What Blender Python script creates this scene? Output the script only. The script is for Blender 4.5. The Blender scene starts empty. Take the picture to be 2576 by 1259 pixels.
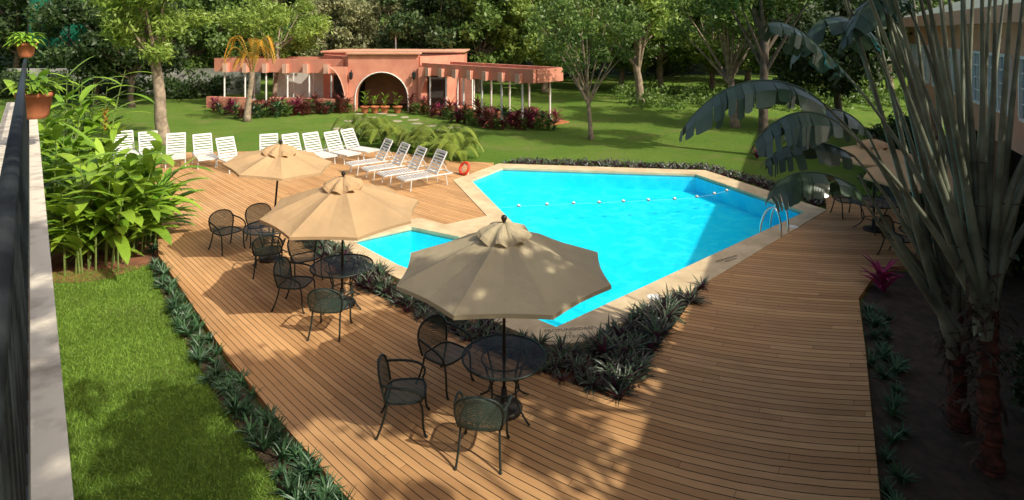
import bpy, bmesh, math, random
import numpy as np
from mathutils import Vector, Matrix
from mathutils.geometry import tessellate_polygon
C=bpy.context.scene.collection
R=math.radians; PI=math.pi
F=1500.0; H=5.0; CX=1288.0; HY=80.0
def G(px,py,z=0.0):
    Y=F*(H-z)/(py-HY); return Vector(((px-CX)/F*Y,Y,z))
def W(px,py,Y): return Vector(((px-CX)/F*Y,Y,H-(py-HY)/F*Y))
# ---------------------------------------------------------------- node helpers
class NT:
    def __init__(s,name):
        s.m=bpy.data.materials.new(name); s.m.use_nodes=True; s.t=s.m.node_tree; s.t.nodes.clear()
        s.out=s.n('ShaderNodeOutputMaterial')
    def n(s,typ,**k):
        o=s.t.nodes.new(typ)
        for a,b in k.items(): setattr(o,a,b)
        return o
    def l(s,a,b): s.t.links.new(a,b)
    def math(s,op,a,b=None,c=None):
        o=s.n('ShaderNodeMath',operation=op)
        for i,v in enumerate((a,b,c)):
            if v is None: continue
            if isinstance(v,(int,float)): o.inputs[i].default_value=v
            else: s.l(v,o.inputs[i])
        return o.outputs[0]
    def mix(s,f,a,b,bt='MIX'):
        o=s.n('ShaderNodeMix',data_type='RGBA',blend_type=bt)
        for i,v in ((0,f),(6,a),(7,b)):
            if isinstance(v,(int,float)): o.inputs[i].default_value=v
            elif isinstance(v,(tuple,list)): o.inputs[i].default_value=(v[0],v[1],v[2],1)
            else: s.l(v,o.inputs[i])
        return o.outputs[2]
    def noise(s,vec,scale,detail=4,rough=.55):
        o=s.n('ShaderNodeTexNoise'); o.inputs['Scale'].default_value=scale; o.inputs['Detail'].default_value=detail; o.inputs['Roughness'].default_value=rough
        if vec is not None: s.l(vec,o.inputs['Vector'])
        return o.outputs['Fac']
    def ramp(s,f,a,b):
        o=s.n('ShaderNodeMapRange'); s.l(f,o.inputs[0]); o.inputs[1].default_value=a; o.inputs[2].default_value=b; return o.outputs[0]
    def pos(s): return s.n('ShaderNodeNewGeometry').outputs['Position']
    def bump(s,h,st=.3,d=.02):
        o=s.n('ShaderNodeBump'); o.inputs['Strength'].default_value=st; o.inputs['Distance'].default_value=d; s.l(h,o.inputs['Height']); return o.outputs[0]
    def bsdf(s,col,rough=.7,metal=0,nor=None,spec=.4):
        o=s.n('ShaderNodeBsdfPrincipled')
        if isinstance(col,(tuple,list)): o.inputs['Base Color'].default_value=(col[0],col[1],col[2],1)
        else: s.l(col,o.inputs['Base Color'])
        if isinstance(rough,(int,float)): o.inputs['Roughness'].default_value=rough
        else: s.l(rough,o.inputs['Roughness'])
        o.inputs['Metallic'].default_value=metal; o.inputs['Specular IOR Level'].default_value=spec
        if nor is not None: s.l(nor,o.inputs['Normal'])
        return o
def surf(name,c1,c2=None,scale=3,rough=.75,metal=0,bump=.2,bscale=60,spec=.3,lo=.35,hi=.65):
    k=NT(name); p=k.pos(); c2=c2 or tuple(x*.75 for x in c1)
    f=k.ramp(k.noise(p,scale,6),lo,hi); col=k.mix(f,c1,c2)
    b=k.bump(k.noise(p,bscale,3),bump,.01)
    k.l(k.bsdf(col,rough,metal,b,spec).outputs[0],k.out.inputs[0]); return k.m
def leaf(name,c1,c2,under=None,tr=.25,rough=.45,spec=.35):
    k=NT(name); g=k.n('ShaderNodeNewGeometry'); oi=k.n('ShaderNodeObjectInfo')
    col=k.mix(g.outputs['Random Per Island'],c1,c2)
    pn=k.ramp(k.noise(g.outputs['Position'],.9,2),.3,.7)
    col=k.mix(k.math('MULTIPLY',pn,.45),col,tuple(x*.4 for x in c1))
    v=k.math('MULTIPLY_ADD',oi.outputs['Random'],.5,.8)
    hs=k.n('ShaderNodeHueSaturation'); k.l(col,hs.inputs['Color']); k.l(v,hs.inputs['Value']); col=hs.outputs[0]
    if under: col=k.mix(g.outputs['Backfacing'],col,under)
    b=k.bsdf(col,rough,0,None,spec); t=k.n('ShaderNodeBsdfTranslucent'); k.l(col,t.inputs[0])
    mx=k.n('ShaderNodeMixShader'); mx.inputs[0].default_value=tr; k.l(b.outputs[0],mx.inputs[1]); k.l(t.outputs[0],mx.inputs[2])
    k.l(mx.outputs[0],k.out.inputs[0]); return k.m
def perf(name,c,cell=.012,fill=.5,rough=.4):
    k=NT(name); tc=k.n('ShaderNodeTexCoord').outputs['Object']
    mp=k.n('ShaderNodeMapping'); k.l(tc,mp.inputs[0]); mp.inputs['Rotation'].default_value=(.0,.0,R(45)); mp.inputs['Scale'].default_value=(1/cell,1/cell,1/cell)
    sx=k.n('ShaderNodeSeparateXYZ'); k.l(mp.outputs[0],sx.inputs[0])
    a=k.math('FRACT',sx.outputs[0]); b=k.math('FRACT',k.math('ADD',sx.outputs[1],k.math('MULTIPLY',sx.outputs[2],.7)))
    hole=k.math('MULTIPLY',k.math('GREATER_THAN',a,1-math.sqrt(fill)),k.math('GREATER_THAN',b,1-math.sqrt(fill)))
    t=k.n('ShaderNodeBsdfTransparent'); bs=k.bsdf(c,rough,.0,None,.3)
    mx=k.n('ShaderNodeMixShader'); k.l(hole,mx.inputs[0]); k.l(bs.outputs[0],mx.inputs[1]); k.l(t.outputs[0],mx.inputs[2]); k.l(mx.outputs[0],k.out.inputs[0]); return k.m
# ---------------------------------------------------------------- mesh builder
class MB:
    def __init__(s): s.v=[]; s.f=[]
    def add(s,vs,fs):
        o=len(s.v); s.v+= [tuple(v) for v in vs]; s.f+=[tuple(i+o for i in f) for f in fs]
    def box(s,c,d,rz=0,bev=0):
        hx,hy,hz=d[0]/2,d[1]/2,d[2]/2; ca,sa=math.cos(rz),math.sin(rz); vs=[]
        for x,y,z in ((-1,-1,-1),(1,-1,-1),(1,1,-1),(-1,1,-1),(-1,-1,1),(1,-1,1),(1,1,1),(-1,1,1)):
            X,Y=x*hx,y*hy; vs.append((c[0]+X*ca-Y*sa,c[1]+X*sa+Y*ca,c[2]+z*hz))
        s.add(vs,[(3,2,1,0),(4,5,6,7),(0,1,5,4),(1,2,6,5),(2,3,7,6),(3,0,4,7)])
    def tube(s,pts,r,n=8,cap=True):
        pts=[Vector(p) for p in pts]; rs=r if isinstance(r,(list,tuple)) else [r]*len(pts); vs=[];fs=[]
        t0=(pts[1]-pts[0]).normalized(); ref=Vector((0,0,1)) if abs(t0.z)<.9 else Vector((1,0,0))
        a=t0.cross(ref).normalized()
        for i,p in enumerate(pts):
            t=(pts[min(i+1,len(pts)-1)]-pts[max(i-1,0)]).normalized()
            a=(a-t*a.dot(t)).normalized(); b=t.cross(a)
            for k in range(n):
                an=2*PI*k/n; vs.append(p+(a*math.cos(an)+b*math.sin(an))*rs[i])
        for i in range(len(pts)-1):
            for k in range(n): fs.append((i*n+k,i*n+(k+1)%n,(i+1)*n+(k+1)%n,(i+1)*n+k))
        if cap: fs.append(tuple(range(n-1,-1,-1))); fs.append(tuple((len(pts)-1)*n+k for k in range(n)))
        s.add(vs,fs)
    def lathe(s,prof,n=24,c=(0,0,0),rot=0):
        vs=[];fs=[]
        for r,z in prof:
            for k in range(n):
                a=2*PI*k/n+rot; vs.append((c[0]+r*math.cos(a),c[1]+r*math.sin(a),c[2]+z))
        for i in range(len(prof)-1):
            for k in range(n): fs.append((i*n+k,i*n+(k+1)%n,(i+1)*n+(k+1)%n,(i+1)*n+k))
        s.add(vs,fs)
    def torus(s,c,R0,r,n=28,m=8,axis='z'):
        vs=[];fs=[]
        for i in range(n):
            a=2*PI*i/n
            for k in range(m):
                b=2*PI*k/m; x=(R0+r*math.cos(b))*math.cos(a); y=(R0+r*math.cos(b))*math.sin(a); z=r*math.sin(b)
                v=(x,y,z) if axis=='z' else (x,z,y)
                vs.append((c[0]+v[0],c[1]+v[1],c[2]+v[2]))
        for i in range(n):
            for k in range(m): fs.append((i*m+k,((i+1)%n)*m+k,((i+1)%n)*m+(k+1)%m,i*m+(k+1)%m))
        s.add(vs,fs)
    def sphere(s,c,r,n=12,m=8):
        s.lathe([(max(.0001,r*math.sin(PI*i/m)),-r*math.cos(PI*i/m)) for i in range(m+1)],n,c)
    def poly(s,loops,z0,z1,top=True,sides=True,bottom=False):
        L=[[Vector((p[0],p[1],0)) for p in lp] for lp in loops]
        tris=tessellate_polygon(L); flat=[p for lp in L for p in lp]
        def up(t):
            a,b,c=[flat[i] for i in t]; return t if (b-a).cross(c-a).z>0 else t[::-1]
        if top: s.add([(p.x,p.y,z1) for p in flat],[tuple(up(t)) for t in tris])
        if bottom: s.add([(p.x,p.y,z0) for p in flat],[tuple(up(t)[::-1]) for t in tris])
        if sides:
            for lp in L:
                n=len(lp)
                for i in range(n):
                    a,b=lp[i],lp[(i+1)%n]; s.add([(a.x,a.y,z0),(b.x,b.y,z0),(b.x,b.y,z1),(a.x,a.y,z1)],[(0,1,2,3)])
    def blade(s,base,d,L,w,droop=.5,fold=.25,n=5,shape=None):
        d=Vector(d).normalized(); p=Vector(base); side=d.cross(Vector((0,0,1)))
        if side.length<.05: side=Vector((1,0,0))
        side.normalize(); vs=[];fs=[]; t=d.copy()
        for i in range(n+1):
            u=i/n; ww=w*(shape(u) if shape else math.sin(PI*min(1,(u*.85+.12)))**.8); 
            if i==n: ww=.002
            nrm=side.cross(t).normalized()
            vs+= [p-side*ww/2+nrm*ww*fold, p, p+side*ww/2+nrm*ww*fold]
            t=(t+Vector((0,0,-1))*droop/n).normalized(); p=p+t*L/n
        for i in range(n):
            a=i*3; fs+=[(a,a+1,a+4,a+3),(a+1,a+2,a+5,a+4)]
        s.add(vs,fs)
    def build(s,name,mat,parent=None,smooth=False,loc=None):
        me=bpy.data.meshes.new(name); me.from_pydata(s.v,[],s.f); me.update()
        if smooth: me.polygons.foreach_set('use_smooth',[True]*len(me.polygons))
        if mat: me.materials.append(mat)
        o=bpy.data.objects.new(name,me); C.objects.link(o)
        if parent: o.parent=parent
        if loc is not None: o.location=loc
        return o
def npmesh(name,V,k,mat,parent=None):
    n=len(V)//k; me=bpy.data.meshes.new(name); me.vertices.add(len(V)); me.vertices.foreach_set('co',V.astype(np.float32).ravel())
    me.loops.add(n*k); me.loops.foreach_set('vertex_index',np.arange(n*k,dtype=np.int32))
    me.polygons.add(n); me.polygons.foreach_set('loop_start',np.arange(0,n*k,k,dtype=np.int32)); me.polygons.foreach_set('loop_total',np.full(n,k,dtype=np.int32))
    me.update(); me.validate()
    if mat: me.materials.append(mat)
    o=bpy.data.objects.new(name,me); C.objects.link(o)
    if parent: o.parent=parent
    return o
def tag(o,label=None,cat=None,group=None,kind=None):
    if label: o['label']=label
    if cat: o['category']=cat
    if group: o['group']=group
    if kind: o['kind']=kind
    return o
def thing(name,label,cat,loc=(0,0,0),rz=0,group=None):
    o=bpy.data.objects.new(name,None); C.objects.link(o); o.location=loc; o.rotation_euler=(0,0,rz); o.empty_display_size=.2
    return tag(o,label,cat,group)
def dup(root,loc,rz,label=None,group=None,sc=None):
    r=root.copy(); C.objects.link(r); r.location=loc; r.rotation_euler=(0,0,rz)
    if sc: r.scale=sc if isinstance(sc,(tuple,list)) else (sc,sc,sc)
    if label: r['label']=label
    if group: r['group']=group
    for ch in root.children:
        c=ch.copy(); C.objects.link(c); c.parent=r
        for g in ch.children:
            d=g.copy(); C.objects.link(d); d.parent=c
    return r
def bez(pts,n=10):
    pts=[Vector(p) for p in pts]; out=[]
    for i in range(n+1):
        t=i/n; q=pts[:]
        while len(q)>1: q=[q[j].lerp(q[j+1],t) for j in range(len(q)-1)]
        out.append(q[0])
    return out
def inpoly(x,y,P):
    c=False;n=len(P)
    for i in range(n):
        a,b=P[i],P[(i+1)%n]
        if (a[1]>y)!=(b[1]>y) and x<(b[0]-a[0])*(y-a[1])/(b[1]-a[1])+a[0]: c=not c
    return c
def scatter(P,sp,seed,jit=.35):
    rd=random.Random(seed); xs=[p[0] for p in P]; ys=[p[1] for p in P]; out=[]
    y=min(ys); row=0
    while y<max(ys):
        x=min(xs)+(row%2)*sp/2
        while x<max(xs):
            a,b=x+rd.uniform(-jit,jit)*sp,y+rd.uniform(-jit,jit)*sp
            if inpoly(a,b,P): out.append((a,b))
            x+=sp
        y+=sp*.87; row+=1
    return out
GP=lambda L,z=0:[tuple(G(a,b,z)[:2]) for a,b in L]
# ---------------------------------------------------------------- materials
m_coral=surf('coral_stucco',(.66,.285,.19),(.55,.215,.145),1.2,.9,bscale=25)
m_coral2=surf('salmon_stucco',(.66,.35,.23),(.56,.28,.18),1,.9,bscale=25)
m_beamend=surf('pale_beam_end',(.74,.46,.35),(.64,.38,.28),2,.8)
m_white=surf('white_paint',(.8,.79,.75),(.7,.68,.62),4,.6)
m_bwall=surf('mottled_boundary_wall',(.42,.42,.38),(.15,.17,.12),.8,.9)  # grey with random darker blotches
m_wplast=surf('white_strap',(.66,.66,.64),(.54,.54,.52),9,.5)
m_iron=surf('dark_green_iron',(.018,.026,.023),(.03,.042,.036),30,.45,.1,bump=.1)
m_dark=surf('painted_interior_shade',(.02,.018,.015),(.035,.03,.025),2,.9)  # near-black colour stands in for shade inside rooms and openings
m_black=surf('black_rail',(.018,.022,.024),(.03,.035,.035),8,.35,.2)
m_chrome=surf('steel',(.75,.75,.75),(.65,.65,.65),3,.25,.9,bump=0)
m_terra=surf('terracotta',(.52,.18,.08),(.40,.13,.06),6,.8)
m_bark=surf('grey_bark',(.36,.28,.2),(.18,.14,.10),5,.95,bump=.8,bscale=18)
m_bark2=surf('dark_bark',(.14,.11,.08),(.07,.055,.04),5,.95,bump=.8,bscale=18)
m_redtrunk=surf('red_fibre_trunk',(.15,.05,.028),(.04,.025,.018),9,.95,bump=1,bscale=30)
m_fibre=surf('dry_brown_fibre',(.10,.07,.045),(.04,.03,.02),9,.95)
m_soil=surf('dark_soil',(.08,.055,.035),(.04,.032,.02),6,1,bump=1,bscale=25)
m_rsoil=surf('red_soil',(.27,.11,.055),(.13,.065,.035),5,1,bump=1,bscale=20)
m_stone=surf('stepping_stone',(.42,.37,.26),(.3,.27,.18),5,.9)
m_glass=surf('window_glass',(.2,.26,.3),(.14,.18,.22),.8,.08,0,bump=0,spec=.8)
m_green=surf('green_windscreen',(.012,.17,.10),(.008,.11,.065),.8,.8)
m_red=surf('red_plastic',(.75,.07,.02),(.6,.05,.02),6,.4)
m_blackpaint=surf('black_lettering',(.15,.12,.09),(.26,.2,.15),20,.8)
m_cope=surf('cream_coping',(.70,.55,.34),(.52,.39,.23),1.8,.85,bscale=45,bump=.35)
m_rope=surf('pale_blue_rope',(.3,.6,.7),(.25,.5,.6),5,.7)
m_ledge=surf('weathered_ledge',(.68,.61,.50),(.36,.31,.25),4.5,.9,bump=.5,bscale=35,lo=.48,hi=.72)
m_roof=surf('grey_green_roof',(.2,.24,.2),(.15,.18,.15),1,.8)
m_brown=surf('umbrella_pole_bronze',(.03,.025,.02),(.05,.04,.03),8,.4,.4)
m_stalk=surf('palm_stalk',(.26,.28,.20),(.10,.105,.07),2.5,.42,bump=.2,spec=.45)
m_cane=surf('green_cane',(.2,.27,.08),(.14,.2,.05),5,.5)
def canvas(name,c):
    k=NT(name); p=k.pos(); col=k.mix(k.ramp(k.noise(p,1.7,4),.35,.7),c,tuple(x*.84 for x in c))
    b=k.bsdf(col,.9,0,k.bump(k.noise(p,12,3),.25,.02),.1); t=k.n('ShaderNodeBsdfTranslucent'); k.l(col,t.inputs[0]); mx=k.n('ShaderNodeMixShader'); mx.inputs[0].default_value=.16
    k.l(b.outputs[0],mx.inputs[1]); k.l(t.outputs[0],mx.inputs[2]); k.l(mx.outputs[0],k.out.inputs[0]); return k.m
m_canvas=canvas('tan_canvas',(.55,.37,.20))
m_canvas2=canvas('khaki_canvas',(.53,.44,.28))
m_mesh=perf('perforated_iron',(.016,.022,.022),.016,.36)
m_mesh2=perf('perforated_green_iron',(.055,.085,.07),.013,.27)
# foliage
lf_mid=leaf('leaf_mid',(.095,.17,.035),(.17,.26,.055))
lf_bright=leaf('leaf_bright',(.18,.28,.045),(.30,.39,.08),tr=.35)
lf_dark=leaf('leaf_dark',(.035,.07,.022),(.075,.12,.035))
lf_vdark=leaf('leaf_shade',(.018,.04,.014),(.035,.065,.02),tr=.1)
lf_olive=leaf('leaf_olive',(.20,.23,.09),(.33,.32,.16))
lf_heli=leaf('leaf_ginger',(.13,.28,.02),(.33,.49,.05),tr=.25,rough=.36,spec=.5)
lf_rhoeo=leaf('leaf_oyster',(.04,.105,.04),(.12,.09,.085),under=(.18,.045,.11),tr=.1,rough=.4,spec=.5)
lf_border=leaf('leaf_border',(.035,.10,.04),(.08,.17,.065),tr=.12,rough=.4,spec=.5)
lf_red=leaf('leaf_cordyline',(.25,.04,.05),(.12,.08,.04),tr=.2)
lf_mag=leaf('leaf_magenta',(.38,.03,.12),(.18,.02,.07),tr=.2)
lf_areca=leaf('leaf_areca',(.20,.28,.04),(.30,.35,.06),tr=.3)
lf_gold=leaf('leaf_golden',(.60,.28,.03),(.36,.28,.04),tr=.35)
lf_trav=leaf('leaf_traveller',(.055,.105,.055),(.12,.18,.11),tr=.12,rough=.32,spec=.7)
lf_grass=leaf('grass_blades',(.14,.27,.03),(.25,.39,.055),tr=.3,rough=.6)
# ---- lawn
k=NT('lawn'); p=k.pos()
c=k.mix(k.ramp(k.noise(p,.35,5),.35,.65),(.12,.225,.03),(.175,.265,.045)); c=k.mix(k.math('MULTIPLY',k.ramp(k.noise(p,14,6,.7),.35,.7),.7),c,(.065,.12,.018)); c=k.mix(k.math('MULTIPLY',k.ramp(k.noise(p,.6,4),.52,.78),.7),c,(.23,.21,.08))
k.l(k.bsdf(c,.95,0,k.bump(k.noise(p,45,6,.8),1,.05),.1).outputs[0],k.out.inputs[0]); m_lawn=k.m
# ---- deck
k=NT('deck_boards'); uv=k.n('ShaderNodeUVMap').outputs[0]; sx=k.n('ShaderNodeSeparateXYZ'); k.l(uv,sx.inputs[0])
v=k.math('DIVIDE',sx.outputs[1],.112); bi=k.math('FLOOR',v); fr=k.math('FRACT',v)
wn=k.n('ShaderNodeTexWhiteNoise',noise_dimensions='1D'); k.l(bi,wn.inputs['W'])
uu=k.math('ADD',k.math('DIVIDE',sx.outputs[0],4.2),k.math('MULTIPLY',wn.outputs['Value'],1)); pi_=k.math('FLOOR',uu); fu=k.math('FRACT',uu)
w2=k.n('ShaderNodeTexWhiteNoise',noise_dimensions='2D'); cb=k.n('ShaderNodeCombineXYZ'); k.l(bi,cb.inputs[0]); k.l(pi_,cb.inputs[1]); k.l(cb.outputs[0],w2.inputs['Vector'])
cb2=k.n('ShaderNodeCombineXYZ'); k.l(k.math('MULTIPLY',sx.outputs[0],1.2),cb2.inputs[0]); k.l(k.math('MULTIPLY',sx.outputs[1],30),cb2.inputs[1]); k.l(k.math('MULTIPLY',w2.outputs['Value'],20),cb2.inputs[2])
gr=k.noise(cb2.outputs[0],1.5,5)
col=k.mix(w2.outputs['Value'],(.68,.39,.17),(.44,.235,.098)); col=k.mix(k.math('MULTIPLY',k.ramp(gr,.35,.75),.5),col,(.34,.17,.07))
big=k.ramp(k.noise(k.pos(),.5,4),.4,.7); col=k.mix(k.math('MULTIPLY',big,.3),col,(.60,.40,.22))
st=k.ramp(k.noise(k.pos(),1.6,5),.52,.75); col=k.mix(k.math('MULTIPLY',st,.3),col,(.28,.155,.075))
kn=k.ramp(k.noise(k.pos(),9,2),.72,.78); col=k.mix(k.math('MULTIPLY',kn,.6),col,(.2,.10,.05))
gapw=k.math('MULTIPLY_ADD',k.noise(k.pos(),1.1,3),.10,.05)
gap=k.math('LESS_THAN',fr,gapw); gap2=k.math('MULTIPLY',k.math('LESS_THAN',fu,.0018),.6); gp=k.math('MAXIMUM',gap,gap2)
col=k.mix(gp,col,(.05,.024,.012))
hh=k.math('SUBTRACT',k.math('MULTIPLY',gr,.25),gp)
k.l(k.bsdf(col,.75,0,k.bump(hh,.6,.012),.15).outputs[0],k.out.inputs[0]); m_deck=k.m
# ---- pool
k=NT('pool_basin'); p=k.pos()
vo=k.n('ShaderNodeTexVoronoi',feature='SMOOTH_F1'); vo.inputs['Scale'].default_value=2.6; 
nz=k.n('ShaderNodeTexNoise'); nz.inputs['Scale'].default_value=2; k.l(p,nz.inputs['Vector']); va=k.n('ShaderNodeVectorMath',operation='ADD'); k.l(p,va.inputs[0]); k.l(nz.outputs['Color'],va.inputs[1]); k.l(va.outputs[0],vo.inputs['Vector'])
painted_caustics=k.ramp(vo.outputs['Distance'],.35,.7)
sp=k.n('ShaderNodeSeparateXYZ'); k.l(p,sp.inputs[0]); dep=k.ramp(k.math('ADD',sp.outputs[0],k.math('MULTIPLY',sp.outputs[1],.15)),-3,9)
col=k.mix(dep,(.03,.84,.98),(.01,.70,.96)); col=k.mix(k.math('MULTIPLY',painted_caustics,.4),col,(.16,.95,1.0))  # rippling caustic light is painted into the basin colour
k.l(k.bsdf(col,.8,0,None,.1).outputs[0],k.out.inputs[0]); m_basin=k.m
k=NT('pool_water'); p=k.pos()
bm_=k.bump(k.math('ADD',k.noise(p,3.5,3),k.math('MULTIPLY',k.noise(p,14,2),.3)),.3,.05)
t=k.n('ShaderNodeBsdfTransparent'); t.inputs[0].default_value=(.6,.99,1,1); g=k.n('ShaderNodeBsdfGlossy'); g.inputs['Roughness'].default_value=.03; k.l(bm_,g.inputs['Normal'])
fz=k.n('ShaderNodeFresnel'); fz.inputs[0].default_value=1.33; k.l(bm_,fz.inputs['Normal'])
mx=k.n('ShaderNodeMixShader'); k.l(k.math('MULTIPLY',fz.outputs[0],.4),mx.inputs[0]); k.l(t.outputs[0],mx.inputs[1]); k.l(g.outputs[0],mx.inputs[2]); k.l(mx.outputs[0],k.out.inputs[0]); m_water=k.m
# ---------------------------------------------------------------- setting
water=GP([(1185,455),(1265,424),(1750,440),(2025,535),(1720,677),(1400,826),(1270,772),(1130,718),(1000,668),(885,607),(1035,573),(1155,598),(1290,562)])
cope_o=GP([(1140,455),(1255,413),(1775,430),(2080,530),(1790,705),(1470,862),(1385,872),(1200,795),(985,695),(845,615),(770,582),(1055,550),(1120,567),(1225,545)])
deck=GP([(380,392),(392,480),(398,640),(560,880),(680,1030),(880,1259),(1050,1420),(2245,1420),(2215,1259),(2176,870),(2160,750),(2215,672),(2440,660),(2440,500),(2075,492),(2080,530),(1790,705),(1757,733),(1660,868),(1560,1010),(1370,940),(1150,845),(930,735),(800,645),(738,592),(770,582),(1055,550),(1120,567),(1225,545),(1140,455),(1242,410),(1130,405),(1010,384),(890,378),(480,383)])
hole=water
g=MB(); g.poly([[(-120,-40),(120,-40),(120,160),(-120,160)],hole],-.1,-.1,sides=False)
tag(g.build('lawn',m_lawn),'mown green lawn around the pool and deck','lawn',kind='structure')
g=MB(); g.poly([water],-.6,-.6,sides=False)
for i in range(len(water)):
    a,b=water[i],water[(i+1)%len(water)]; g.add([(a[0],a[1],-.6),(b[0],b[1],-.6),(b[0],b[1],-.05),(a[0],a[1],-.05)],[(0,1,2,3)])
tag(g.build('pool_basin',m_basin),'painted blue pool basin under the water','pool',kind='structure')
g=MB(); g.poly([water],-.1,-.07,sides=False)
tag(g.build('pool_water',m_water),'bright cyan water of the swimming pool','water',kind='structure')
g=MB(); g.poly([cope_o,water],-.098,.02)
tag(g.build('pool_coping',m_cope),'cream stone coping around the pool','pool edge',kind='structure')
g=MB(); g.poly([deck],-.13,0)
bm=bmesh.new(); vs=[bm.verts.new(v) for v in g.v]; 
for f in g.f: bm.faces.new([vs[i] for i in f])
bmesh.ops.remove_doubles(bm,verts=bm.verts,dist=1e-4)
for x in np.arange(-16,16,.5): bmesh.ops.bisect_plane(bm,geom=bm.verts[:]+bm.edges[:]+bm.faces[:],plane_co=(x,0,0),plane_no=(1,0,0))
for y in np.arange(5,26,.5): bmesh.ops.bisect_plane(bm,geom=bm.verts[:]+bm.edges[:]+bm.faces[:],plane_co=(0,y,0),plane_no=(0,1,0))
ul=bm.loops.layers.uv.new('UVMap'); TF=(2250-CX)/F
for f in bm.faces:
    for lp in f.loops:
        x,y,z=lp.vert.co; th=x/y-TF; lp[ul].uv=(y*math.sin(th),y*math.cos(th)+z)
me=bpy.data.meshes.new('timber_deck'); bm.to_mesh(me); bm.free(); me.materials.append(m_deck)
o=bpy.data.objects.new('timber_deck',me); C.objects.link(o); tag(o,'weathered brown timber deck around the pool','deck',kind='structure')
bedL=GP([(738,594),(800,647),(930,737),(1150,847),(1370,942),(1560,1012),(1470,868),(1385,878),(1200,800),(985,700),(845,620),(775,588)])
bedR=GP([(1560,1012),(1660,870),(1757,735),(1790,708),(1475,868)])
borderL=GP([(385,600),(396,650),(556,885),(676,1035),(876,1262),(950,1340),(800,1340),(735,1259),(650,1130),(560,1010),(450,820),(378,665)])
rightbed=GP([(2164,752),(2218,675),(2700,672),(2900,900),(2900,1500),(2270,1500),(2218,1259),(2179,870)])
for nm,P,mt,lb,z in (('planting_bed',bedL,m_rsoil,'reddish soil bed between the front deck and the pool',-.05),('planting_bed',bedR,m_soil,'dark soil bed at the near corner of the pool',-.046),('border_bed',borderL,m_soil,'dark soil border between left lawn and deck',-.085),('shaded_bed',rightbed,m_soil,'dark shaded soil to the right of the deck',-.08)):
    g=MB(); g.poly([P],z,z,sides=False); tag(g.build(nm,mt),lb,'planting bed',kind='structure')
g=MB(); P=[]
for i in range(22):
    a=2*PI*i/22; q=G(265,655,-.09); P.append((q.x+1.3*math.cos(a)*(1+.15*math.sin(3*a)),q.y+1.2*math.sin(a)))
g.poly([P],-.09,-.09,sides=False); tag(g.build('soil_patch',m_rsoil),'red soil patch under the ginger clump','soil',kind='structure')
rd=random.Random(5); g=MB(); nx=60
for j in range(9):
    for i in range(nx+1):
        x=-110+220*i/nx; g.v.append((x,70+j*5+rd.uniform(-1,1),-.3+j*2.2+rd.uniform(-.6,.6)))
for j in range(8):
    for i in range(nx): a=j*(nx+1)+i; g.f.append((a,a+1,a+nx+2,a+nx+1))
m_hill=surf('wooded_hill',(.02,.035,.012),(.035,.055,.018),.6,1,bump=1,bscale=2)
tag(g.build('hills',m_hill),'dark wooded rise beyond the garden','hill',kind='structure')
# ---------------------------------------------------------------- leaf clouds
def cloud(cs,rs,n,size,seed,asp=.5,shell=.55):
    r=np.random.default_rng(seed); cs=np.array(cs,float); rs=np.array(rs,float)
    idx=r.integers(0,len(cs),n); d=r.normal(size=(n,3)); d/=np.linalg.norm(d,axis=1)[:,None]
    rad=(shell+(1-shell)*r.random(n)**.7)[:,None]*(1+.25*r.normal(size=(n,1))); p=cs[idx]+d*rs[idx][:,None]*rad*np.array([1,1,.75])
    a=r.normal(size=(n,3)); a[:,2]-=.4; a/=np.linalg.norm(a,axis=1)[:,None]
    b=np.cross(a,r.normal(size=(n,3))+d); b/=np.linalg.norm(b,axis=1)[:,None]
    s=(size*(.6+.8*r.random(n)))[:,None]
    V=np.stack([p-a*s/2,p+b*s*asp/2,p+a*s/2,p-b*s*asp/2],1).reshape(-1,3); return V
def make_tree(label,loc,seed,h=9,cr=3.6,ch=3.6,cz=6.2,leafm=None,bark=None,nl=9000,ls=.3,tr=.2,nclump=26,cl=(.8,1.5),asp=.5,group=None,rz=0,name='leafy_tree',lean=.4,trunkh=None,cat='tree'):
    rd=random.Random(seed); t=thing(name,label,cat,loc,rz,group)
    th=trunkh or cz-ch*.55; tr_=MB(); lx,ly=rd.uniform(-lean,lean),rd.uniform(-lean,lean)
    pts=[(0,0,-.15),(lx*.1,ly*.1,.3)]+[(lx*u+rd.uniform(-.05,.05),ly*u+rd.uniform(-.05,.05),th*u) for u in (.25,.5,.75,1)]
    if th<1: pts=[(0,0,-.1),(0,0,th*.3),(lx*.5,ly*.5,th*.6),(lx*.8,ly*.8,th*.8),(lx,ly,th*.9),(lx,ly,th)]
    tr_.tube(pts,[tr*1.5,tr*1.1,tr*.95,tr*.88,tr*.8,tr*.7],9); top=Vector(pts[-1]); cs=[];rs=[]
    for i in range(nclump):
        while 1:
            v=Vector((rd.uniform(-1,1),rd.uniform(-1,1),rd.uniform(-1,1)))
            if .35<v.length<1: break
        cs.append((lx+v.x*cr,ly+v.y*cr,cz+v.z*ch)); rs.append(rd.uniform(*cl))
    for i in range(0,nclump,2):
        e=Vector(cs[i]); st=top.lerp(Vector(pts[3]),rd.uniform(0,.8)); mid=st.lerp(e,.5)+Vector((0,0,.3)); tr_.tube(bez([st,mid,e],5),[tr*.45,tr*.38,tr*.3,tr*.22,tr*.15,tr*.07],5,False)
    tr_.build('trunk',bark or m_bark,t,True)
    npmesh('crown',cloud(cs,rs,nl,ls,seed,asp),4,leafm or lf_mid,t)
    return t
ordw=['leftmost','second','third','fourth','fifth','sixth','seventh','eighth','ninth','tenth','eleventh','twelfth','thirteenth','fourteenth','fifteenth']
protos=[]
vars_=[(lf_dark,m_bark2,101),(lf_mid,m_bark,102),(lf_olive,m_bark,103),(lf_bright,m_bark,104)]
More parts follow.
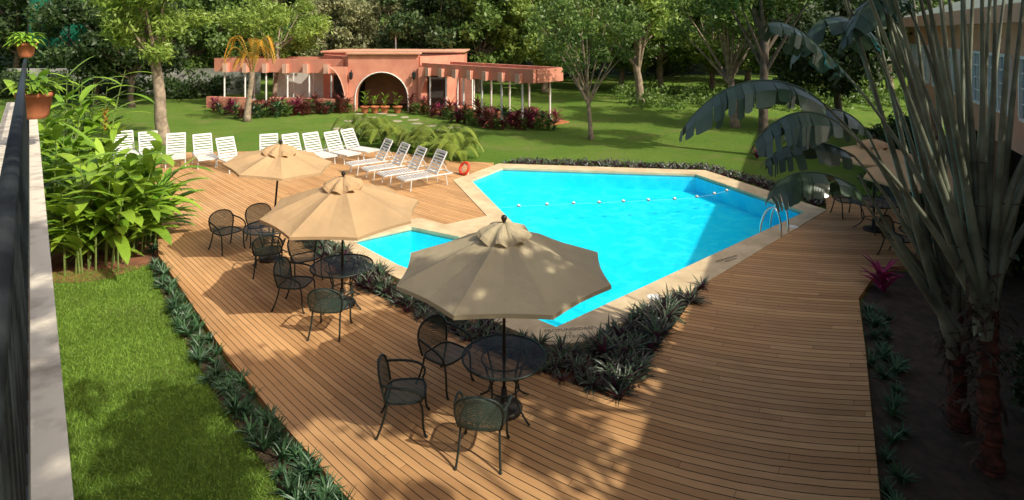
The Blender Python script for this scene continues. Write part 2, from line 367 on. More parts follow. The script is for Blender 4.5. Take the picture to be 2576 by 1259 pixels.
def bgtree(v,x,y,lab,sc,rz,group):
    lm,bk,sd=vars_[v]
    key=[q for q in protos if q[0]==v]
    if not key:
        t=make_tree(lab,(x,y,-.1),sd,cr=4.2,ch=3.9,cz=5.6,leafm=lm,bark=bk,nl=17000,ls=.34,tr=.24,nclump=42,cl=(.55,1.25),group=group,rz=rz,name='garden_tree'); protos.append((v,t)); t.scale=(sc,)*3; return t
    return dup(key[0][1],(x,y,-.1),rz,lab,group,sc)
rd=random.Random(3)
desc=['dark green','mid green','pale olive','bright green']
rowA=[(0,240,41),(0,330,40),(1,455,50),(1,640,52),(2,830,52),(2,950,54),(0,1090,50),(1,1200,50),(3,1370,50),(3,1560,52),(1,1660,50),(3,1790,50),(1,1960,44),(0,2120,46)]
for i,(v,px,Y) in enumerate(rowA):
    bgtree(v,(px-CX)/F*Y,Y,'%s garden tree, %s from left in the nearer back row'%(desc[v],ordw[i]),rd.uniform(.9,1.1) if i>1 else .85,rd.uniform(0,6),'garden trees behind the lawn')
rowB=[(0,40,60),(0,240,60),(0,400,62),(2,760,64),(2,900,66),(1,1010,64),(0,1260,62),(0,1450,60),(2,1660,62),(1,1880,60),(0,2060,56),(1,2240,50)]
for i,(v,px,Y) in enumerate(rowB):
    bgtree(v,(px-CX)/F*Y,Y,'%s tree, %s from left in the farthest row of trees'%(desc[v],ordw[i]),rd.uniform(1.05,1.35),rd.uniform(0,6),'trees at the far edge of the garden')
r=np.random.default_rng(8); n=700
cs=np.stack([r.uniform(-75,75,n),r.uniform(64,72,n),r.uniform(.5,13,n)],1)
o=npmesh('distant_wood',cloud(cs,r.uniform(1.2,2.6,n),42000,.8,9),4,lf_dark); tag(o,'dark dense wood closing the garden behind','wood',kind='stuff')
n=160; cs=np.stack([r.uniform(8,34,n),r.uniform(38,50,n),r.uniform(0,.5,n)],1)
o=npmesh('undergrowth',cloud(cs,r.uniform(.4,.9,n),12000,.26,19),4,lf_mid); tag(o,'low leafy undergrowth beneath the trees at the back right','undergrowth',kind='stuff')
q=G(415,362,-.1); make_tree('tall pale-trunked tree with drooping bright leaves behind the left loungers',q,201,cr=2.1,ch=2.4,cz=6.3,leafm=lf_bright,bark=m_bark,nl=14000,ls=.26,tr=.27,nclump=30,cl=(.5,.95),asp=.3,name='shade_tree',trunkh=4.6,lean=.5)
q=G(690,262,-.1); make_tree('yellow-green flame tree behind the left pergola',q,202,cr=3.4,ch=2.2,cz=5.6,leafm=lf_bright,bark=m_bark,nl=12000,ls=.28,tr=.16,nclump=28,cl=(.6,1.2),asp=.35,name='flame_tree')
q=G(1488,352,-.1); make_tree('slender branching tree alone on the lawn behind the pool',q,203,cr=2.9,ch=2.3,cz=5.5,leafm=lf_mid,bark=m_bark,nl=6500,ls=.2,tr=.11,nclump=34,cl=(.4,.8),name='slender_tree',trunkh=2.6,lean=.3)
q=G(1918,392,-.1); make_tree('dark trunked tree on the lawn nearest the right end of the pool',q,204,cr=2.6,ch=1.7,cz=7.4,leafm=lf_mid,bark=m_bark2,nl=6000,ls=.26,tr=.2,nclump=24,cl=(.5,.9),name='lawn_tree',trunkh=5)
q=G(1850,320,-.1); make_tree('leaning lawn tree with twisted trunk behind the right lawn',q,205,cr=4,ch=2.0,cz=6.6,leafm=lf_mid,bark=m_bark,nl=10000,ls=.28,tr=.22,nclump=30,cl=(.6,1.1),name='leaning_tree',lean=1.2,trunkh=3.2)
q=G(1612,262,-.1); make_tree('multi-stemmed tree standing in front of the undergrowth',q,206,cr=4,ch=2.4,cz=6.8,leafm=lf_bright,bark=m_bark,nl=11000,ls=.3,tr=.3,nclump=30,cl=(.6,1.2),name='broad_tree',trunkh=3.4)
q=G(2110,330,-.1); make_tree('dark bushy tree behind the right end of the pool',q,207,cr=3.6,ch=2.6,cz=4.6,leafm=lf_dark,bark=m_bark2,nl=11000,ls=.3,tr=.2,nclump=28,name='bushy_tree')
t=make_tree('large tree beside the balcony overhanging the near deck',(7.5,.3,-.1),210,cr=3.2,ch=.9,cz=8.6,leafm=lf_mid,bark=m_bark,nl=5600,ls=.3,tr=.22,nclump=40,cl=(.35,.7),name='overhanging_tree',trunkh=6.5,lean=0)
for ch in t.children:
    if ch.name.startswith('crown'): ch.location=(-3.7,.5,0)
make_tree('added unseen tree outside the right frame edge, breaking up the salmon wing shadow',(6.6,4.8,-.1),211,cr=2.3,ch=1.0,cz=7.6,leafm=lf_mid,bark=m_bark,nl=3600,ls=.28,tr=.14,nclump=24,cl=(.35,.7),name='added_shadow_tree',trunkh=5.8,lean=0)  # unseen tree added so leaf shadow breaks the wing's hard shade edge
for i,(x,y,s,lb) in enumerate(((11.6,17.6,1.0,'dark rounded shrub before the salmon wing, nearest the far umbrella'),(13.6,21.5,1.2,'dark rounded shrub before the salmon wing, farthest back'),(9.9,9.6,1.0,'dark rounded shrub behind the red palm trunks'),(10.4,12.4,1.1,'dark rounded shrub between palm stalks and wing wall'),(7.3,7.6,.7,'dark rounded shrub at the lower right frame edge'))):
    if i==0: sh0=make_tree(lb,(x,y,-.1),300,cr=1.0,ch=.7,cz=.95,leafm=lf_dark,bark=m_bark2,nl=5200,ls=.16,tr=.05,nclump=20,cl=(.25,.5),name='rounded_shrub',trunkh=.5,lean=.05,cat='shrub',group='shaded shrubs by the wing')
    else: dup(sh0,(x,y,-.1),i*1.1,lb,None,s)
# ---------------------------------------------------------------- pavilion
pav=thing('pool_pavilion','coral pink pavilion with arched opening and white post pergolas','pavilion',(0,0,0))
a0=Vector((-10.5,38.2)); a1=Vector((-6.0,38.2)); zt=3.55
def arch_wall(p0,p1,z1,cx,w,spring,thick,parent,name,mat):
    g=MB(); L=(p1-p0).length; d=(p1-p0)/L; nrm=Vector((-d.y,d.x))
    out=[(0,-.1),(cx-w/2,-.1)]; 
    for i in range(17):
        a=PI-PI*i/16; out.append((cx+w/2*math.cos(a),spring+w/2*math.sin(a)))
    out+=[(cx+w/2,-.1),(L,-.1),(L,z1),(0,z1)]
    tr=tessellate_polygon([[Vector((x,z,0)) for x,z in out]])
    for off in (0,thick):
        g.add([tuple((p0+d*x+nrm*off))+(z,) for x,z in out],[tuple(t) for t in tr])
    n=len(out)
    for i in range(n):
        x,z=out[i]; x2,z2=out[(i+1)%n]; q=[p0+d*x,p0+d*x2,p0+d*x2+nrm*thick,p0+d*x+nrm*thick]
        g.add([tuple(q[0])+(z,),tuple(q[1])+(z2,),tuple(q[2])+(z2,),tuple(q[3])+(z,)],[(0,1,2,3)])
    o=g.build(name,mat,parent)
    g=MB(); pts=[]
    for i in range(17):
        a=PI-PI*i/16; q=p0+d*(cx+(w/2)*math.cos(a))-nrm*.03; pts.append((q.x,q.y,spring+w/2*math.sin(a)))
    q0=p0+d*(cx-w/2)-nrm*.03; q1=p0+d*(cx+w/2)-nrm*.03
    g.tube([(q0.x,q0.y,-.1)]+pts+[(q1.x,q1.y,-.1)],.04,6); g.build('arch_lining',m_white,o)
    return o
arch_wall(a0,a1,zt,2.15,3.4,.7,.7,pav,'arched_front',m_coral)
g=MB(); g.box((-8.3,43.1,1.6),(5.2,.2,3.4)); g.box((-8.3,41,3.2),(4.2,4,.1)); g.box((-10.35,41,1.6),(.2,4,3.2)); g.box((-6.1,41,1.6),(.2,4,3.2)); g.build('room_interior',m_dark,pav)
g=MB(); g.box((-8.25,38.5,zt+.05),(4.7,1.0,.1)); g.build('front_coping',m_coral2,pav)
def wallseg(name,p0,p1,z0,z1,th,mat,parent):
    p0=Vector(p0);p1=Vector(p1); c=(p0+p1)/2; d=p1-p0; g=MB(); g.box((c.x,c.y,(z0+z1)/2),(d.length,th,z1-z0),math.atan2(d.y,d.x)); return g.build(name,mat,parent)
wallseg('side_wall',(-10.45,38.35),(-13,41.5),-.1,3.4,.25,m_coral,pav)
wallseg('side_wall',(-6.0,38.35),(-3.4,41.5),-.1,3.4,.25,m_coral,pav)
g=MB(); g.box((-8.3,44,1.75),(9.6,4.8,3.6)); g.build('rear_block',m_coral,pav)
g=MB(); g.box((-8.3,44,3.6),(10.0,5.2,.1)); g.build('roof_slab',m_coral2,pav)
for s,(x,y,rz) in enumerate(((-11.4,39.35,math.atan2(3.15,-2.55)),(-4.95,39.4,math.atan2(3.15,2.6)))):
    g=MB(); g.box((x,y-.14,1.0),(1.5,.06,2.2),rz); g.build('opening_shade_panel',m_dark,pav)  # flat dark panel on the side wall, painted as a shaded opening
for s,x0 in ((-1,-10.5),(1,-5.95)):
    g=MB(); pl=[(x0,-.1),(x0,2.75)]+[(x0+s*(1.25-1.2*math.sin(PI/2*i/8)),2.75-2.85*(1-math.cos(PI/2*i/8))) for i in range(9)]
    vs=[(x,37.9,z) for x,z in pl]+[(x,38.15,z) for x,z in pl]; n=len(pl)
    tr=tessellate_polygon([[Vector((x,z,0)) for x,z in pl]])
    g.add(vs,[tuple(t) for t in tr]+[tuple(i+n for i in t) for t in tr]+[(i,(i+1)%n,(i+1)%n+n,i+n) for i in range(n)])
    bo=g.build('buttress',m_coral,pav)
    g=MB(); g.tube([(x,37.88,z) for x,z in pl[2:]],.03,6); g.build('arch_lining',m_beamend,bo)
def pergola(p0,p1,zb,ztp,nbeam,label,depth,posts,backside):
    p0=Vector(p0);p1=Vector(p1); d=(p1-p0); L=d.length; d/=L; nb=Vector((-d.y,d.x))*backside; rz=math.atan2(d.y,d.x)
    t=thing('pergola',label,'pergola',(0,0,0)); c=(p0+p1)/2
    g=MB(); g.box((c.x,c.y,(zb+ztp)/2),(L,.22,ztp-zb),rz); g.build('fascia_beam',m_coral,t)
    c2=c+nb*depth; g=MB(); g.box((c2.x,c2.y,(zb+ztp)/2),(L,.22,ztp-zb),rz); g.build('rear_beam',m_coral,t)
    for e in (p0,p1):
        q=e+nb*depth/2; g=MB(); g.box((q.x,q.y,(zb+ztp)/2+.003),(.22,depth-.23,ztp-zb-.02),rz); g.build('end_beam',m_coral,t)
    for i in range(nbeam):
        q=p0+d*L*(i+.7)/(nbeam+.4); qc=q+nb*(depth/2-.12); g=MB(); bh=(ztp-zb)*.66
        g.box((qc.x,qc.y,zb+bh/2-.02),(.30,depth+.5,bh),rz); b=g.build('cross_beam',m_coral,t)
        qf=q-nb*(.392); g=MB(); g.box((qf.x,qf.y,zb+bh/2-.02),(.32,.04,bh+.03),rz); g.build('beam_end',m_beamend,b)
    for i in range(posts):
        for off in (.0,depth):
            q=p0+d*L*(i+.45)/posts+nb*off; g=MB(); g.tube([(q.x,q.y,-.1),(q.x,q.y,zb)],.055,8); g.box((q.x,q.y,.0),(.2,.2,.2),rz); g.build('post',m_white,t)
    return t
pergola((-20.2,40.6),(-10.9,38.6),2.3,3.2,6,'left coral pergola on white posts beside the pavilion arch',3.2,6,1)
pergola((-5.7,38.2),(1.2,31.6),2.25,3.0,7,'right coral pergola on white posts reaching onto the lawn',2.3,6,1)
for p0,p1,lb in (((-20.4,40.0),(-17.2,39.2),'low coral wall at the left end of the left pergola'),((-16,39.6),(-11.4,38.4),'low coral wall behind red shrubs under the left pergola')):
    o=wallseg('low_wall',p0,p1,-.1,.65,.3,m_coral,None); tag(o,lb,'low wall')
for p0,p1,lb in (((-17.5,44.2),(-12.8,43.6),'white wall panel behind the left pergola'),((-4.2,42),(-2.6,40),'white wall panel behind the right pergola')):
    o=wallseg('garden_wall',p0,p1,-.1,2.3,.2,m_white,None); tag(o,lb,'wall')
g=MB(); g.poly([[(-5.9,38.3),(1.3,31.5),(3.2,33.4),(-3.6,41)]],-.1,-.02); tag(g.build('patio',m_terra),'terracotta patio floor under right pergola','patio',kind='structure')
g=MB(); g.poly([[(-20.3,40.5),(-10.8,38.5),(-10.2,42),(-19.6,43.9)]],-.1,-.016); tag(g.build('patio',m_terra),'terracotta patio floor under left pergola','patio',kind='structure')
for x,lb in ((-10.25,'black wall lantern left of the arch'),(-6.25,'black wall lantern right of the arch')):
    t=thing('wall_lantern',lb,'lantern',(x,38.15,2.35),0); g=MB(); g.tube([(0,.03,.1),(0,-.2,.2),(0,-.22,.1)],.02,6); g.build('bracket',m_black,t)
    g=MB(); g.lathe([(.01,.12),(.14,.02),(.13,0),(.12,-.3),(.05,-.4),(.01,-.42)],6,(0,-.22,0)); g.build('lamp_body',m_black,t)
t=thing('lamp_post','thin pale lamp post rising behind the pavilion roof','lamp post',(-9.2,47.2,-.1)); g=MB(); g.tube([(0,0,0),(0,0,5.6)],[.07,.05],8); g.build('pole',m_white,t); g=MB(); g.lathe([(.02,5.6),(.16,5.7),(.2,5.85),(.1,6.0),(.01,6.05)],10); g.build('lamp_head',m_white,t)
def bigleaf_plant(mb,n,L,w,h,seed,spread=.6,droop=.9,z0=0,r0=.08):
    rd=random.Random(seed)
    for i in range(n):
        a=rd.uniform(0,2*PI); z=z0+rd.uniform(.1,1)*h; el=rd.uniform(.5,1.3)
        mb.blade((r0*math.cos(a),r0*math.sin(a),z),(math.cos(a)*spread,math.sin(a)*spread,el),L*rd.uniform(.7,1.2),w*rd.uniform(.8,1.2),droop*rd.uniform(.7,1.3),.15,5)
for i,(px,lb,hh) in enumerate(((918,'leftmost terracotta pot with tall plant in the arch',1.2),(943,'terracotta pot with bushy plant, second in the arch',.7),(968,'terracotta pot with slim plant, third in the arch',.9),(1000,'rightmost terracotta pot with leafy plant in the arch',.9))):
    q=W(px,0,37.3); t=thing('potted_plant',lb,'potted plant',(q.x,37.3,-.1)); g=MB(); g.lathe([(.16,0),(.2,.1),(.27,.36),(.31,.37),(.31,.44),(.26,.44),(.22,.36),(.01,.36)],16); g.build('pot',m_terra,t,True)
    g=MB(); bigleaf_plant(g,24,.36,.09,hh*.8,40+i,z0=.4); g.build('foliage',lf_heli,t)
o=wallseg('boundary_wall',(-41,48.5),(-20.5,48.5),-.1,2.0,.25,m_bwall,None); tag(o,'long mottled grey boundary wall behind the trees at far left','wall')
n=90; cs=np.stack([r.uniform(-41,-21,n),r.uniform(45,47.5,n),r.uniform(0,1.4,n)],1)
o=npmesh('hedge',cloud(cs,r.uniform(.5,1.0,n),11000,.3,29),4,lf_dark); tag(o,'dark hedge shrubs massed before the boundary wall at far left','hedge',kind='stuff')
def screen(x0,x1,y,z0,z1,lb):
    t=thing('windscreen_fence',lb,'fence',(0,0,0)); g=MB(); g.box(((x0+x1)/2,y,(z0+z1)/2),(x1-x0,.04,z1-z0)); g.build('screen_panel',m_green,t)
    k_=int((x1-x0)/2)+1
    for i in range(k_+1):
        x=x0+(x1-x0)*i/k_; g=MB(); g.tube([(x,y-.06,-.1),(x,y-.06,z1+.2)],.05,6); g.build('post',m_iron,t)
screen(-33.2,-29.0,41,3.2,7.8,'green windscreen fence at the far upper left')
screen(-22.5,-19.5,53,3.2,5.6,'green windscreen fence glimpsed above the left pergola')
st=[(905,288),(960,287),(985,291),(1018,296),(940,296),(905,300),(878,306),(1040,303),(1050,312),(1065,322),(1085,318),(880,318),(850,325),(1110,330),(1000,306),(1140,322)]
for i,(px,py) in enumerate(st):
    q=G(px,py,-.1); rr=random.Random(i); g=MB(); g.lathe([(.30,-.02),(.33,.015),(.3,.03),(.001,.032)],9,(0,0,0),rr.random()); o=g.build('stepping_stone',m_stone,None,False,q); o.scale=(1.2,.8,1); o.rotation_euler=(0,0,rr.uniform(0,3))
    tag(o,'flat pale stepping stone set in the lawn before the arch','stepping stone','stepping stones in the lawn')
# ---------------------------------------------------------------- right-hand building
A1=Vector((18.9,28.5)); dA=Vector((.431,.902)).normalized(); nA=Vector((dA.y,-dA.x)); LA=39.0; A0=A1-dA*LA; rzA=math.atan2(dA.y,dA.x)
bld=thing('hotel_wing','salmon pink two storey wing with white gridded windows on the right','building',(0,0,0))
def abox(mb,u,off,z,du,dn,dz): q=A0+dA*u+nA*off; mb.box((q.x,q.y,z),(du,dn,dz),rzA)
g=MB(); abox(g,LA/2,4.0,3.9,LA,8,3.6); g.build('upper_wall',m_coral2,bld)
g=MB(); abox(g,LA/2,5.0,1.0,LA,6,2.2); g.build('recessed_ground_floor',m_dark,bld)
g=MB(); abox(g,LA/2,3.7,5.4,LA+.8,8.6,.4); g.build('eaves',m_coral2,bld)
g=MB(); pr=[]; 
for u in (-.6,LA+.6):
    for off,z in ((-.55,5.61),(9,5.61),(4,7.0)): p_=A0+dA*u+nA*off; pr.append((p_.x,p_.y,z))
g.add(pr,[(0,1,2),(3,5,4),(0,2,5,3),(1,4,5,2),(0,3,4,1)]); g.build('roof',m_roof,bld)
u=1.0
while u<LA-1:
    g=MB(); abox(g,u,.25,1.0,.45,.5,2.2); g.build('column',m_coral2,bld); u+=4.2
u=2.0
while u<LA-1.2:
    f=MB(); w_,z0,z1=1.7,2.95,4.4
    abox(f,u,-.03,z1,w_,.1,.08); abox(f,u,-.03,z0,w_,.1,.08)
    for s in (-1,0,1): abox(f,u+s*w_/2,-.035,(z0+z1)/2,.07,.1,z1-z0-.09)
    for s in (-.25,.25): abox(f,u+s*w_,-.03,(z0+z1)/2,.03,.05,z1-z0-.09)
    for z in (z0+.36,z0+.72,z0+1.08): abox(f,u,-.028,z,w_-.1,.04,.03)
    fo=f.build('window_frame',m_white,bld); g=MB(); abox(g,u,-.008,(z0+z1)/2,w_-.08,.012,z1-z0-.08); g.build('pane',m_glass,fo); u+=2.5
# ---------------------------------------------------------------- balcony at left
def Lp(Y,off,z): return Vector((-.81*Y+off,Y,z))
t=thing('balcony_edge','weathered cream balcony ledge at the left edge','balcony',(0,0,0))
g=MB(); P=[Lp(-1.5,.153,0),Lp(13.5,.153,0),Lp(13.5,-.5,0),Lp(-1.5,-.5,0)]; g.poly([[(a.x,a.y) for a in P]],3.15,3.4,bottom=True); g.build('ledge_slab',m_ledge,t)
g=MB(); P=[Lp(-1.5,.10,0),Lp(13.5,.10,0),Lp(13.5,-.2,0),Lp(-1.5,-.2,0)]; g.poly([[(a.x,a.y) for a in P]],-.1,3.149); g.build('wall_below',m_coral2,t)
t=thing('balcony_railing','black metal balcony railing with round bars at the left edge','railing',(0,0,0))
g=MB(); g.tube([Lp(.9,-.085,4.36),Lp(13.4,-.085,4.36)],.034,10); g.build('handrail',m_black,t,True)
g=MB(); g.tube([Lp(.9,-.02,3.5),Lp(13.4,-.02,3.5)],.02,8); g.build('bottom_rail',m_black,t)
y=.9; nb=0
while y<13.3 and nb<95:
    g=MB(); g.tube([Lp(y,-.005,3.42),Lp(y,-.075,4.34)],.008,6,False); g.build('baluster',m_black,t); y+=.15; nb+=1
for px,py,Y,lb,sz in ((88,262,8.2,'terracotta planter box with trailing plant on the balcony ledge',.2),(66,125,11.5,'terracotta pot with small plant at far end of the railing',.15)):
    q=W(px,py,Y); t=thing('railing_planter',lb,'planter',(q.x,q.y,q.z-sz)); g=MB(); g.lathe([(.6*sz,0),(.8*sz,.05),(sz,1.5*sz),(1.12*sz,1.5*sz),(1.12*sz,1.8*sz),(.95*sz,1.8*sz),(.9*sz,1.5*sz),(.01,1.5*sz)],14); g.build('pot',m_terra,t,True)
    g=MB(); bigleaf_plant(g,60,.26,.07,.25,int(px),1.0,1.6,z0=1.4*sz,r0=.1); g.build('foliage',lf_heli,t)
# ---------------------------------------------------------------- patio furniture
def make_umbrella(label,loc,rad,mat,rot,zr=1.98,za=2.42,tilt=(0,0)):
    t=thing('patio_umbrella',label,'umbrella',loc); t.rotation_euler=(tilt[0],tilt[1],0)
    g=MB(); g.tube([(0,0,.1),(0,0,za+.02)],.021,10); g.build('pole',m_brown,t,True)
    g=MB(); g.lathe([(.24,0),(.25,.04),(.2,.07),(.05,.1),(.035,.3),(.001,.3)],20); g.build('base',m_brown,t,True)
    g=MB(); n=8; rows=6
    for j in range(rows+1):
        u=.1+.9*j/rows
        for i in range(n*4):
            a=rot+2*PI*i/(n*4); fr_=(i%4)/4; sag=math.sin(PI*fr_); chord=math.cos(PI/8)/math.cos((fr_-.5)*PI/4)
            rr=rad*u*(chord*(1-.035*sag*u)); z=za-(za-zr)*(u**1.12)-.05*sag*math.sin(PI*min(1,u*.9))+ (.012*sag if j==rows else 0)
            g.v.append((rr*math.cos(a),rr*math.sin(a),z))
    N=n*4
    for j in range(rows):
        for i in range(N): g.f.append((j*N+i,(j+1)*N+i,(j+1)*N+(i+1)%N,j*N+(i+1)%N))
    o_=len(g.v)
    for i in range(N): v=g.v[rows*N+i]; g.v.append((v[0]*1.002,v[1]*1.002,v[2]-.05))
    for i in range(N): g.f.append((rows*N+i,o_+i,o_+(i+1)%N,rows*N+(i+1)%N))
    can=g.build('canopy',mat,t)
    g=MB(); rr2=random.Random(7); M_=64; 
    prof=[(.03,za+.10),(.12,za+.075),(.22,za+.03),(.31,za-.035),(.345,za-.09)]
    for r_,z in prof:
        for i in range(M_):
            a=rot+2*PI*i/M_; w_=math.sin(i*PI/4)*.038*(r_/.33)**2+rr2.uniform(-.007,.007); g.v.append((r_*(1+w_*2)*math.cos(a),r_*(1+w_*2)*math.sin(a),z+w_))
    for j in range(len(prof)-1):
        for i in range(M_): g.f.append((j*M_+i,(j+1)*M_+i,(j+1)*M_+(i+1)%M_,j*M_+(i+1)%M_))
    g.build('vent_cap',mat,can,False)
    g=MB(); g.lathe([(.001,.2),(.03,.19),(.042,.16),(.03,.125),(.015,.11),(.03,.1),(.05,.085),(.02,.07)],14,(0,0,za)); g.build('finial',m_brown,t,True)
    for i in range(8):
        a=rot+PI/4*i; g=MB(); g.tube([(0.03*math.cos(a),.03*math.sin(a),za-.06),(rad*.97*math.cos(a),rad*.97*math.sin(a),zr-.015)],.009,5); g.tube([(.03*math.cos(a),.03*math.sin(a),za-.62),(rad*.5*math.cos(a),rad*.5*math.sin(a),(za+zr)/2-.04)],.008,5); g.build('rib',m_brown,t)
    return t
T3=G(1268,895,.72); T2=G(860,668,.72); T1=G(681,570,.72); T4=Vector((9.1,15,0)); T5=Vector((8.9,12.7,0))
for T in (T1,T2,T3): T.z=0
make_umbrella('khaki patio umbrella closest to the camera, dappled by leaf shade',T3,1.43,m_canvas2,R(-112),1.88,2.38)
make_umbrella('tan patio umbrella in the middle of the three over the left deck tables',T2,1.40,m_canvas,R(-110),1.78,2.28,(R(3),R(1.5)))
make_umbrella('tilted tan patio umbrella farthest of three, in front of the white loungers',T1,1.12,m_canvas,R(-110),2.16,2.47,(R(3),R(6)))
make_umbrella('shaded tan umbrella at the far right end of the deck',T4,1.15,m_canvas,R(-90),1.85,2.2)
make_umbrella('shaded tan umbrella behind the tall palm stalks at right',T5,1.3,m_canvas,R(-100),1.85,2.25)
def make_table(label,loc,group):
    t=thing('patio_table',label,'table',loc,0,group)
    g=MB(); g.lathe([(.03,.72),(.25,.721),(.545,.72)],32); g.build('tabletop',m_mesh,t)
    g=MB(); g.torus((0,0,.715),.55,.016,36,8); g.build('rim',m_iron,t,True)
    g=MB(); g.torus((0,0,.3),.2,.01,24,6); g.torus((0,0,.68),.3,.01,24,6); g.build('brace_ring',m_iron,t,True)
    for i in range(4):
        a=PI/4+PI/2*i; c,s=math.cos(a),math.sin(a); g=MB()
        g.tube(bez([(.33*c,.33*s,.70),(.28*c,.28*s,.45),(.08*c,.08*s,.35),(.25*c,.25*s,.12),(.46*c,.46*s,.012)],10),.014,6); g.build('leg',m_iron,t,True)
    return t
tb=make_table('round black mesh table under the nearest khaki umbrella',T3,'round mesh patio tables')
for T,lb in ((T2,'round mesh table under the middle tan umbrella'),(T1,'round mesh table under the farthest tilted umbrella'),(T4,'shaded round table at the far right end of the deck'),(T5,'shaded round table behind the palm stalks')):
    dup(tb,T,.3,lb)
def make_chair(label,loc,rz,group):
    t=thing('patio_chair',label,'chair',loc,rz,group)
    g=MB(); n=28
    for j,sc_ in enumerate((.02,.5,1)):
        for i in range(n):
            a=2*PI*i/n; c,s=math.cos(a),math.sin(a); e=.55; x=.265*abs(c)**e*(1 if c>0 else -1); y=.25*abs(s)**e*(1 if s>0 else -1); g.v.append((x*sc_,y*sc_,.425-.015*(1-sc_)))
    for j in range(2):
        for i in range(n): g.f.append((j*n+i,j*n+(i+1)%n,(j+1)*n+(i+1)%n,(j+1)*n+i))
    rim=[g.v[2*n+i] for i in range(n)]; g.build('seat',m_mesh2,t)
    g=MB(); g.tube(rim+[rim[0]],.014,6,False); g.build('seat_frame',m_iron,t,True)
    arch=bez([(-.25,-.22,.43),(-.35,-.27,.76),(-.30,-.34,.88),(0,-.36,.88),(.30,-.34,.88),(.35,-.27,.76),(.25,-.22,.43)],18)
    g=MB(); g.tube(arch,.015,6); g.build('back_frame',m_iron,t,True)
    g=MB(); nn=9
    for i in range(nn+1):
        A=arch[i]; B=arch[18-i]
        for j in range(9):
            u=j/8; p_=A.lerp(B,u); g.v.append((p_.x,p_.y-.06*math.sin(PI*u)*(1-.5*i/nn),p_.z))
    for i in range(nn):
        for j in range(8): a=i*9+j; g.f.append((a,a+1,a+10,a+9))
    g.build('backrest',m_mesh2,t)
    for s in (-1,1):
        g=MB(); g.tube(bez([(s*.28,-.28,.67),(s*.33,-.1,.65),(s*.34,.22,.64),(s*.32,.28,.54),(s*.27,.2,.43)],10),.016,6); g.build('armrest',m_iron,t,True)
        g=MB(); g.tube(bez([(s*.25,.2,.425),(s*.27,.27,.3),(s*.24,.2,.12),(s*.27,.28,.0)],8),.015,6); g.sphere((s*.27,.28,.012),.02,8,5); g.build('leg',m_iron,t,True)
        g=MB(); g.tube(bez([(s*.23,-.2,.425),(s*.23,-.22,.25),(s*.26,-.33,.0)],8),.015,6); g.sphere((s*.26,-.33,.012),.02,8,5); g.build('leg',m_iron,t,True)
    return t
ch0=None
chairs=[(1020,985,T3,'iron chair left of the nearest table, its green seat in sun',R(-8)),(1122,890,T3,'iron chair on the far left side of the nearest table',0),(1215,1048,T3,'shaded iron chair with its back to the camera at the nearest table',R(10)),
(745,712,T2,'iron chair left of the middle table',R(-10)),(832,770,T2,'sunlit green mesh chair with its back to the camera at the middle table',R(-8)),(768,648,T2,'iron chair behind and left of the middle table',R(-10)),
(572,582,T1,'sunlit green chair standing left of the farthest table',R(-10)),(655,566,T1,'iron chair behind the farthest table',0),(675,632,T1,'iron chair on the near side of the farthest table',0),
(2262,600,T5,'shaded iron chair at the right end of the deck beside the palm',0),(2130,505,T4,'shaded iron chair left of the far right table',0),(2240,500,T4,'shaded iron chair right of the far right table',0)]
for px,py,T,lb,da in chairs:
    q=G(px,py,.42); q.z=0; d=T-q; rz=math.atan2(-d.x,d.y)+da
    if ch0 is None: ch0=make_chair(lb,q,rz,'wrought iron patio chairs')
    else: dup(ch0,q,rz,lb)
# loungers
def make_lounger(label,loc,rz,group):
    t=thing('sun_lounger',label,'sun lounger',loc,rz,group); hw=.31; K=Vector((0,1.12,.36)); B=Vector((0,1.5,1.06))
    g=MB(); 
    for s in (-1,1): g.tube([(s*hw,0,.34),(s*hw,.05,.36),(s*hw,1.7,.36)],.024,6)
    g.tube([(-hw,0,.34),(hw,0,.34)],.024,6); g.tube([(-hw,1.7,.36),(hw,1.7,.36)],.024,6); g.build('frame',m_wplast,t)
    g=MB(); y=.06
    while y<1.1: g.box((0,y,.372),(2*hw+.03,.056,.012)); y+=.098
    g.build('seat_straps',m_wplast,t)
    g=MB(); 
    for s in (-1,1): g.tube([(s*hw,K.y,K.z+.01),(s*hw,B.y,B.z)],.024,6)
    g.tube([(-hw,B.y,B.z),(hw,B.y,B.z)],.024,6)
    n=8
    for i in range(n):
        p=K.lerp(B,(i+.6)/n); d=(B-K).normalized(); nn=Vector((0,-d.z,d.y))
        a=p-d*.029+nn*.014; b=p+d*.029+nn*.014; w=hw+.012
        g.add([(-w,a.y,a.z),(w,a.y,a.z),(w,b.y,b.z),(-w,b.y,b.z),(-w,a.y-nn.y*.01,a.z-nn.z*.01),(w,a.y-nn.y*.01,a.z-nn.z*.01),(w,b.y-nn.y*.01,b.z-nn.z*.01),(-w,b.y-nn.y*.01,b.z-nn.z*.01)],[(0,1,2,3),(7,6,5,4),(0,4,5,1),(3,2,6,7)])
    g.build('backrest',m_wplast,t)
    for s in (-1,1):
        for y,dy in ((.22,-.05),(1.45,.06)):
            g=MB(); g.tube([(s*hw,y,.35),(s*(hw+.01),y+dy,0)],.02,6); g.build('leg',m_wplast,t)
        g=MB(); g.tube([(s*.25,1.35,.78),(s*.25,1.6,.37)],.012,5); g.build('back_prop',m_wplast,t)
    return t
lg=[(310,331,.7),(372,332,.65),(443,336,.5),(508,338,.62),(565,347,.8),(676,338,.4),(729,338,.75),(780,335,.8),(832,332,.9),(872,326,1.0),(979,352,-.95),(1021,362,-.95),(1063,372,-.95),(1112,380,-.92)]
l0=None
